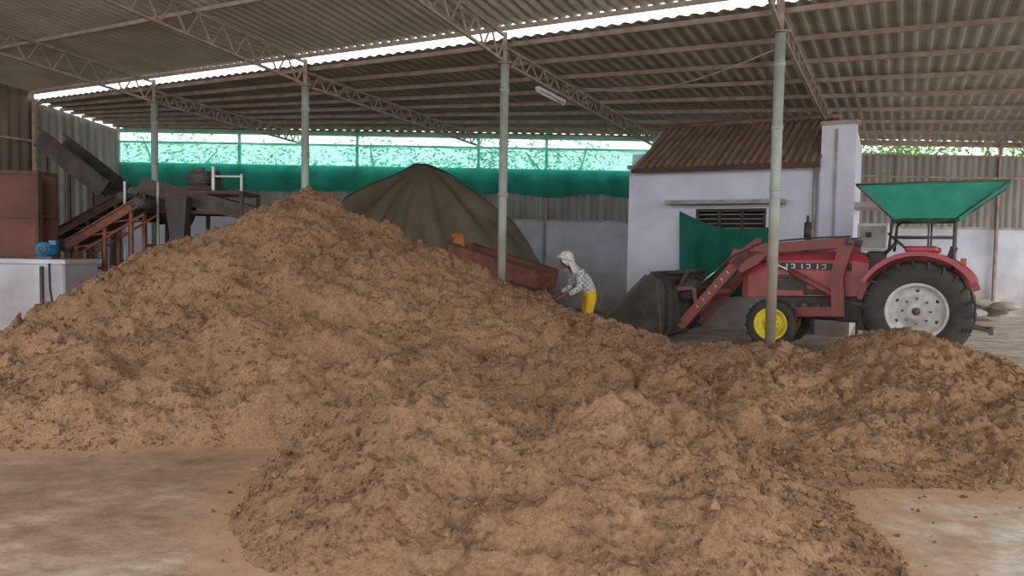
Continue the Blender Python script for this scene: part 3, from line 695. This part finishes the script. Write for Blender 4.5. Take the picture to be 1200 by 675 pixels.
mb=MB('sack_heap')
r=random.Random(5)
for i in range(16):
    mb.ell((12.2+r.uniform(-1,1.1),19.6+r.uniform(-.5,.5),.12+r.random()*.38),(r.uniform(.25,.4),r.uniform(.2,.3),r.uniform(.12,.18)),r.choice(['sack','sack','green','grey']))
mb.done()

mb=MB('tube_light')
p0=V((.42,14.25,4.72)); p1=V((1.0,15.4,4.70)); mb.beam(p0,p1,.09,.06,'lightw'); mb.cyl(p0-V((0,0,.06)),p1-V((0,0,.06)),.022,'lightw')
for t in (.02,.98): c=p0.lerp(p1,t); mb.box((c.x-.03,c.y-.03,c.z-.09),(c.x+.03,c.y+.03,c.z),'grey')
for t in (.2,.8): c=p0.lerp(p1,t); mb.beam(c,c+V((0,0,.28)),.01,.01,'black')
mb.done()
mb=MB('electric_cable')
a=V((.9,14.9,4.95)); b=V((3.85,11.0,4.65)); mb.tube([a.lerp(b,t/20)-V((0,0,.35*math.sin(math.pi*t/20))) for t in range(21)],.010,'steel2',6); mb.done()

# ------------------------------------------------------------------ worker
root=bpy.data.objects.new('worker',None); COL.objects.link(root)
root.location=(1.36,12.9,0); root.rotation_euler=(0,0,math.radians(196)); 
J={}; E=[]
def j(n,p,r,par=None,z='shirt'):
    J[n]=(V(p),r,z,len(J))
    if par: E.append((J[par][3],J[n][3],z))
j('pelvis',(0,0,.86),(.13),None,'trouser'); j('spine',(.08,0,1.0),.14,'pelvis'); j('chest',(.20,0,1.13),.155,'spine'); j('up',(.27,0,1.21),.11,'chest'); j('neck',(.33,0,1.26),.055,'up','skin'); j('head0',(.37,0,1.31),.07,'neck','skin'); j('head1',(.41,0,1.38),.085,'head0','skin')
for s,n in ((1,'L'),(-1,'R')):
    j('sh'+n,(.24,s*.18,1.18),.078,'up'); j('el'+n,(.26+.02*s,s*.25,.93),.058,'sh'+n); j('fa'+n,(.40,s*.21,.86),.048,'el'+n); j('wr'+n,(.49,s*.16,.82),.028,'fa'+n,'skin')
    j('pa'+n,(.55,s*.145,.79),.030,'wr'+n,'skin'); 
    for i,(dy,l) in enumerate([(-.03,.036),(-.01,.042),(.01,.040),(.03,.032)]):
        j('f%d%s'%(i,n),(.59,s*.145+dy,.78),.010,'pa'+n,'skin'); j('g%d%s'%(i,n),(.59+l,s*.145+dy*1.1,.755),.009,'f%d%s'%(i,n),'skin'); j('h%d%s'%(i,n),(.585+l,s*.145+dy*1.1,.73),.008,'g%d%s'%(i,n),'skin')
    j('t0'+n,(.55,s*.145-s*.045,.775),.011,'pa'+n,'skin'); j('t1'+n,(.58,s*.145-s*.06,.755),.009,'t0'+n,'skin')
    j('hip'+n,(0,s*.095,.80),.105,'pelvis','trouser'); j('kn'+n,(.05+.03*s,s*.11,.46),.072,'hip'+n,'trouser'); j('an'+n,(-.04+.05*s,s*.115,.12),.052,'kn'+n,'trouser'); j('he'+n,(-.04+.05*s,s*.115,.05),.04,'an'+n,'skin'); j('to'+n,(.12+.05*s,s*.125,.032),.032,'he'+n,'skin')
me=bpy.data.meshes.new('body'); me.from_pydata([tuple(v[0]) for v in J.values()],[(a,b) for a,b,_ in E],[])
tmp=bpy.data.objects.new('tmp_body',me); COL.objects.link(tmp)
sk=tmp.modifiers.new('Skin','SKIN'); sk.use_smooth_shade=True
for v,(p,r_,z,i) in zip(me.skin_vertices[0].data,J.values()):
    v.radius=(r_,r_); v.use_root=False
me.skin_vertices[0].data[0].use_root=True
ss=tmp.modifiers.new('Sub','SUBSURF'); ss.levels=2; ss.render_levels=2
bpy.context.view_layer.update()
dg=bpy.context.evaluated_depsgraph_get(); bm_=bpy.data.meshes.new_from_object(tmp.evaluated_get(dg)); bpy.data.objects.remove(tmp)
bm_.materials.clear()
for k in ('shirt','trouser','skin'): bm_.materials.append(M[k])
pts=[v[0] for v in J.values()]
def segd(c,a,b):
    t=max(0,min(1,(c-a).dot(b-a)/(b-a).length_squared)); return (c-(a+(b-a)*t)).length
idx={'shirt':0,'trouser':1,'skin':2}
for p in bm_.polygons:
    c=p.center; best=min(E,key=lambda e:segd(c,pts[e[0]],pts[e[1]])-min(list(J.values())[e[0]][1],.1)); p.material_index=idx[best[2]]
    if c.z<.88 and best[2]=='shirt' and abs(c.y)<.14 and c.x<.18: p.material_index=1
    if c.z>=.88 and best[2]=='trouser': p.material_index=0
    p.use_smooth=True
body=bpy.data.objects.new('body',bm_); COL.objects.link(body); body.parent=root
mb=MB('head'); hc=V((.425,0,1.37))
mb.ell(hc,(.092,.075,.115),'skin',18,14)
mb.ell(hc+V((.09,0,-.01)),(.022,.014,.024),'skin',8,6); mb.ell(hc+V((.078,0,-.055)),(.014,.028,.007),'hair',8,6); mb.ell(hc+V((.055,0,-.09)),(.035,.035,.025),'skin')
for s in (1,-1):
    mb.ell(hc+V((.078,s*.03,.015)),(.012,.014,.008),'lightw',8,6); mb.ell(hc+V((.088,s*.03,.015)),(.005,.006,.006),'hair',6,5); mb.ell(hc+V((.08,s*.03,.035)),(.01,.018,.004),'hair',6,5); mb.ell(hc+V((0,s*.076,-.005)),(.02,.01,.03),'skin',8,6)
h=mb.done(); h.parent=root
mb=MB('headscarf')
def sf(u,v):
    th=u*2*math.pi; ph=math.pi*(.02+.70*v); 
    front=max(0,math.cos(th)); ph=min(ph, math.pi*(.74-.38*front**2)) if v>.3 else ph*(1-.3*front**2)
    rr=1+.05*math.sin(th*9+v*7)+.04*math.sin(th*4+v*12)
    return hc+V((-.005+.13*rr*math.sin(ph)*math.cos(th),.115*rr*math.sin(ph)*math.sin(th),.01+.145*math.cos(ph)*(1+.04*math.sin(th*5))))
mb.grid(sf,48,20,'scarf')
def tail(u,v):
    th=math.pi*(.45+1.1*u); r_=.115+.09*v+.01*math.sin(u*22)
    return hc+V((-.01+math.cos(th)*r_-.06*v,math.sin(th)*r_*1.1,-.02-.17*v))
mb.grid(tail,30,8,'scarf'); mb.lathe(hc+V((0,0,.03)),(-.25,0,1),[(.122+.024*math.cos(t),.03*math.sin(t)) for t in [i*math.pi/4 for i in range(8)]],'scarf',n=24,closed=True)
h=mb.done(); h.parent=root
root.scale=(1.07,1.07,1.07)

# ------------------------------------------------------------------ light, camera
w=bpy.data.worlds.new('sky'); scene.world=w; w.use_nodes=True
bg=w.node_tree.nodes['Background']; bg.inputs[0].default_value=(.95,.98,1,1); bg.inputs[1].default_value=2.95
sun=bpy.data.lights.new('hazy_sun','SUN'); sun.energy=1.4; sun.angle=math.radians(25); sun.color=(1,.97,.93)
so=bpy.data.objects.new('hazy_sun',sun); COL.objects.link(so)
dirv=V((-.68,.52,-.5)); so.rotation_euler=dirv.to_track_quat('-Z','Y').to_euler(); so.location=(10,-15,12)
cam=bpy.data.cameras.new('camera'); cam.sensor_width=36; cam.lens=867/1200*36; cam.clip_end=300
co=bpy.data.objects.new('camera',cam); COL.objects.link(co)
mt=Matrix.Rotation(math.radians(90-2.8),4,'X')@Matrix.Rotation(math.radians(1.0),4,'Z')
co.matrix_world=Matrix.Translation((0,0,1.6))@mt
scene.camera=co
scene.view_settings.view_transform='Standard'
